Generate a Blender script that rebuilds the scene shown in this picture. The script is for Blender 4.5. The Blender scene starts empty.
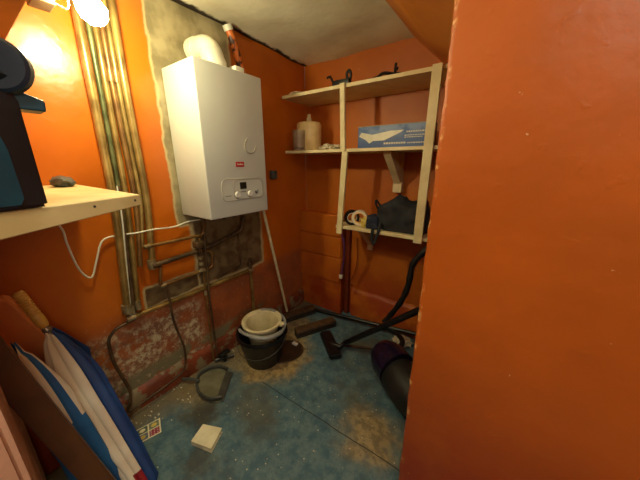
import bpy, bmesh, math, random
from mathutils import Vector, Matrix, noise
random.seed(7)
C = bpy.context.scene.collection
PI = math.pi
# ------------------------------------------------------------ camera
H = 1.35; F = 262.0; PITCH = math.radians(16.2); YAW = math.radians(35.5)
cam = bpy.data.objects.new('camera', bpy.data.cameras.new('camera')); C.objects.link(cam)
cam.data.sensor_width = 36; cam.data.sensor_fit = 'HORIZONTAL'; cam.data.lens = F/640*36
cam.data.clip_start = 0.02
cam.location = (0, 0, H); cam.rotation_euler = (PI/2-PITCH, 0, YAW)
bpy.context.scene.camera = cam
# ------------------------------------------------------------ world, exposure, added fill lights
w = bpy.data.worlds.new('world'); bpy.context.scene.world = w; w.use_nodes = True
w.node_tree.nodes['Background'].inputs[0].default_value = (1, .9, .75, 1)
w.node_tree.nodes['Background'].inputs[1].default_value = 0.05
vs = bpy.context.scene.view_settings
vs.view_transform = 'Standard'; vs.look = 'None'; vs.gamma = 1; vs.exposure = 0.25; vs.use_curve_mapping = False
hl = bpy.data.lights.new('overhead_fill', 'AREA'); hl.shape = 'DISK'; hl.size = .4; hl.energy = 5.8; hl.color = (1, .96, .76)  # unseen soft light added above the viewer; real source's place unknown
ho = bpy.data.objects.new('overhead_fill', hl); C.objects.link(ho); ho.location = (.02, -.15, 2.09)
ho.rotation_euler = (math.radians(18), 0, math.radians(50))
h2 = bpy.data.lights.new('right_fill', 'AREA'); h2.shape = 'RECTANGLE'; h2.size = .7; h2.size_y = 1.1; h2.energy = 12; h2.color = (1, .95, .74)  # soft fill added at the right wall; no doorway is built there
h2o = bpy.data.objects.new('right_fill', h2); C.objects.link(h2o); h2o.location = (1.27, -.35, 1.4)
h2o.rotation_euler = Vector((-1, .14, -.12)).to_track_quat('-Z', 'Y').to_euler()
LAMP_STRENGTH = 245
LAMP_COL = (1, .92, .54)
# ------------------------------------------------------------ helpers
fh = Vector((-math.sin(YAW), math.cos(YAW), 0)); RT = Vector((math.cos(YAW), math.sin(YAW), 0))
FW = fh*math.cos(PITCH)+Vector((0, 0, -math.sin(PITCH))); UP = fh*math.sin(PITCH)+Vector((0, 0, math.cos(PITCH)))
def at(ax, v, px, py):          # point of a real plane (x, y or z = v) seen at a photo pixel
    d = FW*F+RT*(px-320)-UP*(py-240); o = Vector((0, 0, H)); t = (v-o[ax])/d[ax]
    return o+d*t
WL, WB, CE = -1.55, 1.95, 2.145     # left wall, back wall, ceiling

class NT:
    def __init__(s, name, rough=.6, metal=0, spec=.5):
        s.m = bpy.data.materials.new(name); s.m.use_nodes = True; s.t = s.m.node_tree; s.n = s.t.nodes
        s.b = s.n['Principled BSDF']; s.b.inputs['Roughness'].default_value = rough
        s.b.inputs['Metallic'].default_value = metal; s.b.inputs['Specular IOR Level'].default_value = spec
        s.geo = s.n.new('ShaderNodeNewGeometry'); s.pos = s.geo.outputs['Position']
        s.tc = s.n.new('ShaderNodeTexCoord').outputs['Object']
    def put(s, sock, v):
        if isinstance(v, (int, float)): sock.default_value = v
        elif isinstance(v, tuple): sock.default_value = v if len(v) == 4 or sock.type == 'VECTOR' else v+(1,)
        else: s.t.links.new(v, sock)
    def math(s, op, a, b=0, c=0, clamp=False):
        n = s.n.new('ShaderNodeMath'); n.operation = op; n.use_clamp = clamp
        s.put(n.inputs[0], a); s.put(n.inputs[1], b); s.put(n.inputs[2], c); return n.outputs[0]
    def noise(s, scale, detail=4, vec=None, rough=.55, dist=0):
        n = s.n.new('ShaderNodeTexNoise'); s.put(n.inputs['Scale'], scale); s.put(n.inputs['Detail'], detail)
        s.put(n.inputs['Roughness'], rough); s.put(n.inputs['Distortion'], dist)
        s.put(n.inputs['Vector'], s.pos if vec is None else vec); return n.outputs['Fac']
    def ss(s, x, a, b):         # smoothstep a..b -> 0..1
        n = s.n.new('ShaderNodeMapRange'); n.interpolation_type = 'SMOOTHSTEP'
        s.put(n.inputs['Value'], x); rev = a > b
        n.inputs['From Min'].default_value = min(a, b); n.inputs['From Max'].default_value = max(a, b)
        n.inputs['To Min'].default_value = 1 if rev else 0; n.inputs['To Max'].default_value = 0 if rev else 1
        return n.outputs['Result']
    def mix(s, f, a, b, mode='MIX'):
        n = s.n.new('ShaderNodeMix'); n.data_type = 'RGBA'; n.blend_type = mode
        s.put(n.inputs[0], f); s.put(n.inputs[6], a); s.put(n.inputs[7], b); return n.outputs[2]
    def xyz(s, vec=None):
        n = s.n.new('ShaderNodeSeparateXYZ'); s.put(n.inputs[0], s.pos if vec is None else vec); return n.outputs
    def box(s, u, v, u0, u1, v0, v1, e=.02):
        r = s.math('MULTIPLY', s.ss(u, u0-e, u0+e), s.ss(u, u1+e, u1-e))
        return s.math('MULTIPLY', r, s.math('MULTIPLY', s.ss(v, v0-e, v0+e), s.ss(v, v1+e, v1-e)))
    def warp(s, u, amt, scale):
        return s.math('ADD', u, s.math('MULTIPLY', s.math('SUBTRACT', s.noise(scale, 5), .5), amt))
    def color(s, c): s.put(s.b.inputs['Base Color'], c); return s
    def bump(s, h, strength=.3, dist=.01):
        n = s.n.new('ShaderNodeBump'); s.put(n.inputs['Height'], h); n.inputs['Strength'].default_value = strength
        n.inputs['Distance'].default_value = dist; s.t.links.new(n.outputs[0], s.b.inputs['Normal']); return s

def lin(r, g, b):
    f = lambda c: (c/255/12.92) if c/255 <= .04045 else ((c/255+.055)/1.055)**2.4
    return (f(r), f(g), f(b))
def mat(name, c1, c2=None, rough=.5, metal=0, scale=12, bump=.1, lo=.35, hi=.65, spec=.5):
    t = NT(name, rough, metal, spec); c2 = c2 or tuple(x*.8 for x in c1)
    n = t.noise(scale, 5, t.tc); t.color(t.mix(t.ss(n, lo, hi), c1, c2))
    if bump: t.bump(t.noise(scale*3, 4, t.tc), bump, .004)
    return t.m

# --- wall paint
OR1, OR2 = lin(206, 116, 32), lin(190, 104, 28)
def paint(name, c1=OR1, c2=OR2, chips=True, rough=.38, red=True):
    t = NT(name, rough); p = t.xyz()
    big = t.noise(2.2, 4); fine = t.noise(30, 5)
    c = t.mix(t.ss(big, .35, .65), c1, c2)
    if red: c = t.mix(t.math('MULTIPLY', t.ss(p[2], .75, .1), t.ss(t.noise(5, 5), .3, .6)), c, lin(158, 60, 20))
    if chips: c = t.mix(t.ss(t.noise(38, 3), .735, .76), c, lin(214, 170, 130))
    t.color(c)
    h = t.math('ADD', t.math('MULTIPLY', t.noise(6, 3), 1.6), t.math('MULTIPLY', fine, .3))
    h = t.math('ADD', h, t.math('MULTIPLY', t.ss(t.noise(24, 2), .66, .74), .12))
    t.bump(h, .22, .012); return t
M = {}
M['paint'] = paint('orange_gloss_paint').m
M['paint_b'] = paint('orange_paint_back', lin(198, 108, 22), lin(182, 94, 20), rough=.5).m
# left wall with bare plaster patches
t = paint('orange_paint_left', lin(198, 104, 20), lin(182, 90, 16), chips=False, rough=.3, red=False)
p = t.xyz(); y = t.warp(p[1], .05, 9); z = t.warp(p[2], .05, 7)
base = t.b.inputs['Base Color'].links[0].from_socket
lowr = t.math('MULTIPLY', t.ss(z, .62, .52), t.ss(y, .1, .5))
base = t.mix(t.math('MULTIPLY', lowr, .85), base, t.mix(t.ss(t.noise(7, 5), .35, .65), lin(160, 86, 50), lin(134, 76, 52)))
grey = t.mix(t.ss(t.noise(9, 6), .35, .65), lin(166, 152, 116), lin(128, 116, 84))
g1 = t.box(y, z, .735, 1.2, 1.0, 2.4, .012)
g2 = t.box(y, z, .815, 1.37, .575, 1.06, .02); g3 = t.box(y, z, .5, .82, .572, .69, .012)
gm = t.math('MAXIMUM', t.math('MAXIMUM', g1, g2), g3)
grey2 = t.mix(t.ss(p[2], 1.1, .95), grey, t.mix(t.ss(t.noise(12, 6), .4, .6), lin(120, 100, 70), lin(88, 66, 44)))
base = t.mix(gm, base, grey2)
rim = t.math('MULTIPLY', t.math('MULTIPLY', gm, t.math('SUBTRACT', 1, gm)), 3.2, clamp=True)
base = t.mix(rim, base, lin(190, 175, 130))
pk = t.math('MULTIPLY', t.box(y, z, .17, .8, .06, .5, .05), t.ss(t.noise(9, 10, rough=.78), .42, .52))
base = t.mix(pk, base, t.mix(t.ss(t.noise(22, 8, rough=.75), .42, .55), lin(196, 180, 146), lin(138, 92, 68)))
pk2 = t.math('MULTIPLY', t.box(y, z, .25, 1.35, .06, .22, .03), t.ss(t.noise(8, 6), .45, .52))
base = t.mix(pk2, base, lin(122, 112, 84))
scr = t.math('MULTIPLY', t.ss(t.noise(45, 6, rough=.8), .6, .66), t.ss(z, .75, .45))
base = t.mix(scr, base, lin(205, 180, 140))
t.color(base); M['left'] = t.m
# plaster / ceiling
t = NT('ceiling_plaster', .85); p = t.xyz(); x = t.warp(p[0], .08, 14)
c = t.mix(t.ss(t.noise(3, 5), .35, .7), lin(226, 220, 196), lin(208, 200, 172))
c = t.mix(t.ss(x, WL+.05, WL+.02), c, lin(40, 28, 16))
t.color(c).bump(t.noise(12, 5), .3, .01); M['ceil'] = t.m
M['slope'] = paint('orange_paint_slope', lin(206, 126, 40), lin(176, 98, 30), rough=.5).m
# plinths
t = NT('red_plinth_paint', .5); p = t.xyz()
c = t.mix(t.ss(t.noise(9, 6), .4, .6), lin(104, 46, 24), lin(132, 60, 30))
c = t.mix(t.ss(t.noise(13, 7, rough=.7), .53, .58), c, lin(124, 108, 80))
t.color(c).bump(t.noise(16, 5), .5, .01); M['plinth'] = t.m
t = NT('pink_plaster', .8); c = t.mix(t.ss(t.noise(7, 6), .4, .6), lin(200, 150, 120), lin(176, 120, 92))
t.color(t.mix(t.ss(t.noise(20, 4), .64, .68), c, lin(225, 200, 180))).bump(t.noise(22, 5), .6, .01); M['pink'] = t.m
# floor
t = NT('worn_blue_floor', .55); p = t.xyz()
n1 = t.noise(14, 8, rough=.7); n2 = t.noise(2.3, 5)
c = t.mix(t.ss(n1, .38, .62), lin(62, 96, 114), lin(100, 126, 130))
c = t.mix(t.ss(t.noise(5, 6), .5, .7), c, lin(66, 88, 96))
dirt = t.math('MULTIPLY', t.ss(n2, .52, .66), .55)
c = t.mix(dirt, c, lin(96, 84, 56))
def spot(cx, cy, r0, r1, col, c, amt=1.0, sc=9, wob=.25):
    dx = t.math('SUBTRACT', p[0], cx); dy = t.math('SUBTRACT', p[1], cy)
    d = t.math('SQRT', t.math('ADD', t.math('MULTIPLY', dx, dx), t.math('MULTIPLY', dy, dy)))
    d = t.math('ADD', d, t.math('MULTIPLY', t.math('SUBTRACT', t.noise(sc, 5), .5), wob))
    return t.mix(t.math('MULTIPLY', t.ss(d, r1, r0), amt), c, col)
tan = t.mix(t.ss(t.noise(25, 6), .4, .6), lin(172, 148, 100), lin(132, 112, 74))
c = spot(-1.25, 1.13, .22, .34, tan, c)
c = spot(-1.36, 1.45, .14, .26, tan, c, .8, 12); c = spot(-1.38, .62, .08, .2, tan, c, .6); c = spot(-.38, .98, .06, .22, tan, c, .85)
c = spot(-1.2, .55, .03, .14, lin(60, 48, 28), c, .8); c = spot(-.98, .42, .03, .12, lin(66, 54, 32), c, .6)
c = t.mix(t.math('MULTIPLY', t.ss(t.warp(p[0], .12, 10), -1.30, -1.46), .75), c, lin(120, 100, 66))
def seam(a, b, col, c, wd=.004):
    a = at(2, 0, *a); b = at(2, 0, *b); d = (b-a).normalized(); nx, ny = -d.y, d.x
    k = t.math('ADD', t.math('ADD', t.math('MULTIPLY', p[0], nx), t.math('MULTIPLY', p[1], ny)), -(a.x*nx+a.y*ny))
    k = t.math('ABSOLUTE', t.math('ADD', k, t.math('MULTIPLY', t.math('SUBTRACT', t.noise(6, 3), .5), .02)))
    u = t.math('ADD', t.math('ADD', t.math('MULTIPLY', p[0], d.x), t.math('MULTIPLY', p[1], d.y)), -(a.x*d.x+a.y*d.y))
    msk = t.math('MULTIPLY', t.ss(u, -.01, .01), t.ss(u, (b-a).length+.01, (b-a).length-.01))
    return t.mix(t.math('MULTIPLY', t.ss(k, wd, wd*.3), msk), c, col)
c = seam((262, 382), (402, 472), lin(36, 40, 36), c); c = seam((262, 380), (322, 322), lin(120, 112, 84), c, .006)
v = t.n.new('ShaderNodeTexVoronoi'); v.inputs['Scale'].default_value = 34; t.put(v.inputs['Vector'], t.pos)
speck = t.math('MULTIPLY', t.ss(v.outputs['Distance'], .14, .08), t.ss(t.noise(6, 3), .52, .56))
c = t.mix(t.math('MULTIPLY', t.ss(t.noise(60, 6, rough=.75), .56, .64), .5), c, lin(44, 50, 46))
c = t.mix(t.math('MULTIPLY', t.ss(t.noise(42, 6, rough=.8), .58, .66), .55), c, lin(150, 150, 130))
c = t.mix(speck, c, lin(200, 190, 160))
t.color(c).bump(n1, .25, .006); M['floor'] = t.m

M['white'] = mat('white_enamel', lin(206, 208, 198), lin(202, 203, 193), .2, bump=0, scale=2)
M['wplastic'] = mat('white_plastic', lin(225, 222, 200), rough=.4, bump=0)
M['cream'] = mat('cream_plastic', lin(214, 200, 160), lin(196, 180, 138), .4, bump=.02)
M['shelf'] = mat('cream_painted_wood', lin(232, 218, 172), lin(216, 198, 150), .5, scale=8, bump=.15)
M['brackt'] = mat('off_white_bracket_paint', lin(228, 208, 164), lin(206, 184, 138), .5)
M['copper'] = mat('tarnished_copper', lin(150, 112, 62), lin(112, 78, 44), .35, .5, scale=9)
M['brass'] = mat('yellowed_brass_pipe', lin(176, 146, 84), lin(124, 98, 52), .32, .5, scale=7)
M['greenp'] = mat('greenish_old_pipe', lin(120, 122, 78), lin(70, 76, 46), .4, .5, scale=8)
M['brownp'] = mat('dull_brown_pipe', lin(104, 78, 50), lin(64, 46, 30), .5, .3, scale=12)
M['steel'] = mat('dirty_steel', lin(150, 146, 130), lin(110, 100, 80), .35, .8)
M['solder'] = mat('solder_joint', lin(190, 176, 140), lin(140, 120, 80), .35, .6)
M['redp'] = mat('mottled_red_pipe', lin(214, 112, 40), lin(64, 26, 10), .4, scale=22, lo=.45, hi=.55)
M['black'] = mat('black_plastic', lin(12, 12, 14), lin(20, 20, 22), .4, bump=.03)
M['rubber'] = mat('black_rubber', lin(18, 18, 19), lin(28, 27, 26), .55)
M['darkbox'] = mat('dark_scuffed_plastic', lin(16, 19, 22), lin(24, 27, 30), .42, scale=18, bump=.05)
M['teal'] = mat('dark_teal_plastic', lin(16, 66, 82), lin(12, 56, 70), .4, bump=.03)
M['navy'] = mat('dark_navy_plastic', lin(26, 38, 52), lin(20, 30, 42), .4)
M['bagcloth'] = mat('black_bag_cloth', lin(26, 27, 30), lin(38, 39, 44), .8, scale=20, bump=.4)
M['navycloth'] = mat('navy_cloth', lin(24, 30, 52), lin(70, 74, 90), .8, scale=25, bump=.4, lo=.55, hi=.65)
M['blade'] = mat('board_top_wood', lin(216, 196, 140), lin(196, 172, 116), .55, scale=6, bump=.1)
M['brownwood'] = mat('dark_brown_timber', lin(104, 64, 30), lin(84, 50, 24), .5, scale=5, bump=.2)
M['plankwood'] = mat('varnished_brown_plank', lin(150, 92, 36), lin(122, 72, 28), .5, scale=4, bump=.15)
M['greywood'] = mat('grey_brown_batten', lin(120, 100, 70), lin(96, 76, 50), .6)
M['handle'] = mat('yellow_turned_wood', lin(236, 188, 92), lin(214, 160, 70), .4, scale=15)
M['ublue'] = mat('blue_umbrella_cloth', lin(26, 66, 128), lin(20, 52, 108), .6, scale=6, bump=.2)
M['uwhite'] = mat('white_umbrella_cloth', lin(236, 224, 200), lin(222, 200, 172), .65, scale=5, bump=.2)
M['ured'] = mat('red_umbrella_cloth', lin(150, 20, 24), rough=.6)
M['skyblue'] = mat('mid_blue_cloth', lin(44, 110, 168), lin(34, 88, 144), .55, scale=6, bump=.2)
M['grey'] = mat('grey_plastic', lin(124, 120, 96), lin(104, 100, 78), .45, bump=.05)
M['dgrey'] = mat('dark_grey_plastic', lin(78, 78, 72), lin(62, 62, 56), .45)
M['brush'] = mat('brown_brush_wood', lin(88, 60, 32), lin(60, 40, 22), .7, scale=20, bump=.4)
M['bristle'] = mat('dark_bristles', lin(50, 38, 26), lin(28, 22, 16), .9, scale=60, bump=.8)
M['matbrown'] = mat('dark_brown_smoked_plastic', lin(70, 50, 34), lin(56, 40, 28), .35)
M['purple'] = mat('dark_purple_plastic', lin(38, 24, 54), lin(26, 18, 38), .22, bump=0)
M['purplecord'] = mat('purple_cord', lin(110, 60, 110), rough=.5)
M['redcord'] = mat('dark_red_cord', lin(110, 30, 14), rough=.6)
M['paper'] = mat('cream_card', lin(240, 232, 196), lin(222, 212, 176), .7, bump=.03)
M['rag'] = mat('pale_crumpled_rag', lin(220, 210, 184), lin(190, 176, 150), .85, scale=30, bump=.4)
M['yellow'] = mat('yellow_plastic', lin(222, 196, 96), rough=.5)
M['jar'] = mat('cloudy_tan_tub', lin(232, 206, 150), lin(214, 184, 128), .35, scale=10)
M['reddot'] = mat('red_badge', lin(186, 20, 26), rough=.35, bump=0)
M['lcd'] = mat('dark_display', lin(26, 26, 24), lin(50, 50, 44), .25, bump=0)
M['greyline'] = mat('grey_outline', lin(150, 140, 122), rough=.5, bump=0)
M['knob'] = mat('pale_knob', lin(236, 234, 224), rough=.3, bump=0)
M['ltgrey'] = mat('light_grey_plastic', lin(150, 150, 146), lin(130, 130, 124), .4)
# clear glass & lamp
t = NT('lit_lamp_glass', .3); t.put(t.b.inputs['Emission Color'], LAMP_COL+(1,)); t.b.inputs['Emission Strength'].default_value = LAMP_STRENGTH
t.color((1, .95, .8)); M['lamp'] = t.m

def V(*a): return Vector(a)
def wloc(o):
    v = Vector(o.location)
    while o.parent: o = o.parent; v += o.location
    return v
def obj(name, bm, m, parent=None, smooth=True, label=None, bevel=0):
    me = bpy.data.meshes.new(name)
    bmesh.ops.recalc_face_normals(bm, faces=bm.faces)
    vs_ = [v.co for v in bm.verts]
    if parent: o0 = wloc(parent); loc = Vector((0, 0, 0))
    else:
        lo = [min(v[i] for v in vs_) for i in range(3)]; hi = [max(v[i] for v in vs_) for i in range(3)]
        o0 = Vector(((lo[0]+hi[0])/2, (lo[1]+hi[1])/2, lo[2])); loc = o0
    for v in bm.verts: v.co -= o0
    bm.to_mesh(me); bm.free()
    for q in (m if isinstance(m, list) else [m]): me.materials.append(M[q] if isinstance(q, str) else q)
    if smooth:
        for f in me.polygons: f.use_smooth = True
        me.set_sharp_from_angle(angle=math.radians(35))
    o = bpy.data.objects.new(name, me); C.objects.link(o); o.location = loc
    if parent: o.parent = parent
    if bevel:
        b = o.modifiers.new('bevel', 'BEVEL'); b.width = bevel; b.segments = 2; b.limit_method = 'ANGLE'
    if label: o['label'] = label
    return o
def tag(o, label, cat, group=None, kind=None):
    o['label'] = label; o['category'] = cat
    if group: o['group'] = group
    if kind: o['kind'] = kind
    return o
def thing(name, label, cat, loc=(0, 0, 0), group=None):
    o = bpy.data.objects.new(name, None); C.objects.link(o); o.location = loc; o.empty_display_size = .05
    return tag(o, label, cat, group)
def struct(name, bm, m, label, cat, **k):
    o = obj(name, bm, m, **k); o['kind'] = 'structure'; o['label'] = label; o['category'] = cat; return o
def B(): return bmesh.new()
def box(bm, lo, hi, rot=None, piv=None, mi=0):
    lo = Vector(lo); hi = Vector(hi)
    vs_ = [bm.verts.new((x, y, z)) for x in (lo.x, hi.x) for y in (lo.y, hi.y) for z in (lo.z, hi.z)]
    fs = [(0, 1, 3, 2), (4, 6, 7, 5), (0, 4, 5, 1), (2, 3, 7, 6), (0, 2, 6, 4), (1, 5, 7, 3)]
    for f in fs: bm.faces.new([vs_[i] for i in f]).material_index = mi
    if rot is not None:
        piv = Vector(piv) if piv is not None else (lo+hi)/2
        for v in vs_: v.co = rot @ (v.co-piv)+piv
    return bm
def Rz(a): return Matrix.Rotation(math.radians(a), 3, 'Z')
def Rx(a): return Matrix.Rotation(math.radians(a), 3, 'X')
def Ry(a): return Matrix.Rotation(math.radians(a), 3, 'Y')
def spline(pts, n=6, closed=False):
    pts = [Vector(p) for p in pts]; out = []
    if len(pts) < 3: return pts
    P = [pts[0]*2-pts[1]]+pts+[pts[-1]*2-pts[-2]]
    for i in range(1, len(P)-2):
        for k in range(n):
            u = k/n; a, b, c, d = P[i-1:i+3]
            out.append(.5*((2*b)+(c-a)*u+(2*a-5*b+4*c-d)*u*u+(3*b-a-3*c+d)*u**3))
    out.append(pts[-1]); return out
def fillet(pts, r=.03, n=5):
    pts = [Vector(p) for p in pts]; out = [pts[0]]
    for i in range(1, len(pts)-1):
        a, b, c = pts[i-1:i+2]; ra = min(r, (a-b).length*.45, (c-b).length*.45)
        p0 = b+(a-b).normalized()*ra; p1 = b+(c-b).normalized()*ra
        for k in range(n+1):
            u = k/n; out.append(p0*(1-u)**2+b*2*u*(1-u)+p1*u*u)
    out.append(pts[-1]); return out
def tube(bm, pts, r, n=12, closed=False, caps=True, mi=0):
    pts = [Vector(p) for p in pts]; rings = []; up = None
    rad = r if callable(r) else (lambda u: r)
    for i, p in enumerate(pts):
        if closed: d = (pts[(i+1) % len(pts)]-pts[i-1])
        else: d = pts[min(i+1, len(pts)-1)]-pts[max(i-1, 0)]
        d.normalize()
        if up is None:
            up = d.orthogonal().normalized()
        up = (up-d*up.dot(d)).normalized(); s = d.cross(up)
        R = rad(i/max(1, len(pts)-1))
        rings.append([bm.verts.new(p+(up*math.cos(a)+s*math.sin(a))*R) for a in [2*PI*k/n for k in range(n)]])
    m = len(rings)
    for i in range(m if closed else m-1):
        A, Bq = rings[i], rings[(i+1) % m]
        for k in range(n): bm.faces.new((A[k], A[(k+1) % n], Bq[(k+1) % n], Bq[k])).material_index = mi
    if caps and not closed:
        bm.faces.new(rings[0][::-1]).material_index = mi; bm.faces.new(rings[-1]).material_index = mi
    return bm
def lathe(bm, prof, base, axis=(0, 0, 1), n=32, mi=0, arc=2*PI):
    axis = Vector(axis).normalized(); u = axis.orthogonal().normalized(); s = axis.cross(u); base = Vector(base); R = []
    for r, h in prof:
        if r < 1e-6: R.append([bm.verts.new(base+axis*h)])
        else: R.append([bm.verts.new(base+axis*h+(u*math.cos(2*PI*k/n)+s*math.sin(2*PI*k/n))*r) for k in range(n)])
    for A, Bq in zip(R, R[1:]):
        for k in range(n):
            k2 = (k+1) % n
            if len(A) == 1 and len(Bq) == 1: continue
            if len(A) == 1: f = (A[0], Bq[k2], Bq[k])
            elif len(Bq) == 1: f = (A[k], A[k2], Bq[0])
            else: f = (A[k], A[k2], Bq[k2], Bq[k])
            bm.faces.new(f).material_index = mi
    return bm
def prism(bm, poly, vec, mi=0):
    vec = Vector(vec); a = [bm.verts.new(Vector(p)) for p in poly]; b = [bm.verts.new(Vector(p)+vec) for p in poly]
    bm.faces.new(a).material_index = mi; bm.faces.new(b[::-1]).material_index = mi
    for i in range(len(a)):
        j = (i+1) % len(a); bm.faces.new((a[i], b[i], b[j], a[j])).material_index = mi
    return bm
def rbox(bm, lo, hi, r=.01, mi=0):
    t_ = bmesh.new(); box(t_, lo, hi); bmesh.ops.bevel(t_, geom=t_.edges[:], offset=r, segments=3, affect='EDGES', profile=.5)
    me = bpy.data.meshes.new('tmp'); t_.to_mesh(me); t_.free(); n0 = len(bm.faces); bm.from_mesh(me); bpy.data.meshes.remove(me)
    bm.faces.ensure_lookup_table()
    for f in bm.faces[n0:]: f.material_index = mi
    return bm
def grid(bm, o, u, v, nu, nv, disp=0, nrm=None, sc=6, seed=0):
    o, u, v = Vector(o), Vector(u), Vector(v); nrm = nrm or u.cross(v).normalized(); G = []
    for i in range(nu+1):
        row = []
        for j in range(nv+1):
            p = o+u*(i/nu)+v*(j/nv); p = p+nrm*disp*noise.noise(p*sc+V(seed, 0, 0)); row.append(bm.verts.new(p))
        G.append(row)
    for i in range(nu):
        for j in range(nv): bm.faces.new((G[i][j], G[i+1][j], G[i+1][j+1], G[i][j+1]))
    return bm
def lump(bm, base, sx, sy, sz, amp=.15, sc=8, seed=0, mi=0, sub=3):      # crumpled soft lump resting on base
    t_ = bmesh.new(); bmesh.ops.create_icosphere(t_, subdivisions=sub, radius=1)
    for v in t_.verts:
        d = v.co.copy(); k = 1+amp*noise.noise(d*sc*.25+V(seed, seed, 0))*2+amp*.6*noise.noise(d*sc*.7+V(0, seed, 3))
        z = max(d.z*k, -.72)
        v.co = V(d.x*k*sx, d.y*k*sy, (z+.72)*sz)+Vector(base)
    me = bpy.data.meshes.new('tmp'); t_.to_mesh(me); t_.free(); n0 = len(bm.faces); bm.from_mesh(me); bpy.data.meshes.remove(me)
    bm.faces.ensure_lookup_table()
    for f in bm.faces[n0:]: f.material_index = mi
    return bm

# ============================================================ STRUCTURE
XR, YF = 1.3, -1.2
struct('floor', box(B(), (WL-.1, YF-.1, -.08), (XR+.1, WB+.1, 0)), 'floor', 'worn blue painted floor with tan bare patches', 'floor', smooth=False)
bm = grid(B(), (WL-.02, YF, CE+.05), (XR-WL+.02, 0, 0), (0, WB-YF, -.07), 60, 60, .012, V(0, 0, 1), 5)
g = bmesh.ops.extrude_face_region(bm, geom=bm.faces[:]); bmesh.ops.translate(bm, vec=(0, 0, .1), verts=[e for e in g['geom'] if isinstance(e, bmesh.types.BMVert)])
struct('ceiling', bm, 'ceil', 'off-white plaster ceiling with ragged dark edge', 'ceiling')
def wall(name, o, u, v, th, m, label, disp=.006):
    bm = grid(B(), o, u, v, 70, 60, disp, Vector(th).normalized(), 4)
    g = bmesh.ops.extrude_face_region(bm, geom=bm.faces[:]); bmesh.ops.translate(bm, vec=th, verts=[e for e in g['geom'] if isinstance(e, bmesh.types.BMVert)])
    return struct(name, bm, m, label, 'wall')
wall('wall_left', (WL, YF, 0), (0, WB-YF, 0), (0, 0, CE), (-.1, 0, 0), 'left', 'orange painted wall with bare plaster patches behind the boiler', .004)
wall('wall_back', (WL, WB, 0), (XR-WL, 0, 0), (0, 0, CE), (0, .1, 0), 'paint_b', 'orange painted wall behind the cream shelves')
wall('wall_right', (XR, YF, 0), (0, WB-YF, 0), (0, 0, CE), (.1, 0, 0), 'paint_b', 'orange painted wall out of view to the right')
wall('wall_front', (WL, YF, 0), (XR-WL, 0, 0), (0, 0, CE), (0, -.1, 0), 'paint', 'orange painted wall behind the viewer')
# partition with a rough rounded arris
PY = .82; PX = at(1, PY, 430, 200).x
t = paint('orange_paint_partition', lin(190, 94, 26), lin(176, 86, 22), rough=.42); p = t.xyz()
base = t.b.inputs['Base Color'].links[0].from_socket
t.color(t.mix(t.math('MULTIPLY', t.ss(p[0], PX+.02, PX+.006), t.ss(t.noise(26, 6), .55, .66)), base, lin(226, 170, 104)))
M['part'] = t.m
bm = B(); prof = [(XR, PY), (PX+.016, PY), (PX+.005, PY+.006), (PX, PY+.02), (PX, PY+.1), (XR, PY+.1)]
rows = []; NZ = 120
for i in range(NZ+1):
    z = CE*i/NZ; row = []
    for k, (x, y_) in enumerate(prof):
        q = V(x, y_, z); e = 0 if x == XR else noise.noise(V(x*3, 1, z*22))*.0035+noise.noise(V(2, 5, z*60))*.002
        row.append(bm.verts.new(q+V(e if k < 5 else 0, 0, 0)))
    rows.append(row)
for a_, b_ in zip(rows, rows[1:]):
    for k in range(6): bm.faces.new((a_[k], a_[(k+1) % 6], b_[(k+1) % 6], b_[k]))
bm.faces.new(rows[0]); bm.faces.new(rows[-1])
struct('wall_partition', bm, 'part', 'orange partition wall with a chipped edge, filling the right side', 'wall')
# sloping soffit under the stairs
def sl(x): return [(-.70, CE+.03), (-.465, 1.95), (.12, 1.60), (1.3, .55)][x]
poly = [(sl(0)[0], PY+.1, sl(0)[1]), (sl(1)[0], PY+.1, sl(1)[1]), (sl(2)[0], PY+.1, sl(2)[1]), (sl(3)[0], PY+.1, sl(3)[1]),
        (1.3, PY+.1, .62), (.15, PY+.1, 1.66), (-.43, PY+.1, 2.01), (-.57, PY+.1, CE+.03)]
struct('ceiling_slope', prism(B(), poly, (0, WB-PY-.1, 0)), 'slope', 'orange sloping soffit beside the white ceiling', 'ceiling', smooth=False)
# pier by the viewer's left hand
bm = box(B(), (WL, -.30, 0), (-.7, -.036, CE)); bmesh.ops.bevel(bm, geom=bm.edges[:], offset=.012, segments=3, affect='EDGES')
struct('wall_pier', bm, 'pink', 'pink rough plaster pier at the lower left corner', 'wall')
# plinths
def plinth(name, along, pts, depth, m, label):
    bm = B(); R = []
    for i in range(61):
        u = i/60; a, zt = (pts[0][0]*(1-u)+pts[1][0]*u, pts[0][1]*(1-u)+pts[1][1]*u)
        zt += noise.noise(V(a*7, 3, 0))*.014; d = depth*(1+.35*noise.noise(V(a*5, 9, 0)))
        if along == 'y': q = [V(WL, a, 0), V(WL+d*1.1, a, 0), V(WL+d, a, zt-.02), V(WL+d*.6, a, zt), V(WL, a, zt+.012)]
        else: q = [V(a, WB, 0), V(a, WB-d*1.1, 0), V(a, WB-d, zt-.02), V(a, WB-d*.6, zt), V(a, WB, zt+.012)]
        R.append([bm.verts.new(x) for x in q])
    for A, Bq in zip(R, R[1:]):
        for k in range(5): bm.faces.new((A[k], A[(k+1) % 5], Bq[(k+1) % 5], Bq[k]))
    bm.faces.new(R[0]); bm.faces.new(R[-1])
    return struct(name, bm, m, label, 'baseboard')
plinth('baseboard_left', 'y', ((-.03, .11), (WB-.05, .13)), .028, 'plinth', 'rough red plinth along the foot of the pipe wall')
plinth('baseboard_back', 'x', ((-1.02, .25), (XR, .25)), .03, 'paint_b', 'low orange plinth under the shelves')
bm = box(B(), (WL, WB-.085, 0), (-1.1, WB, .93))
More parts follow.
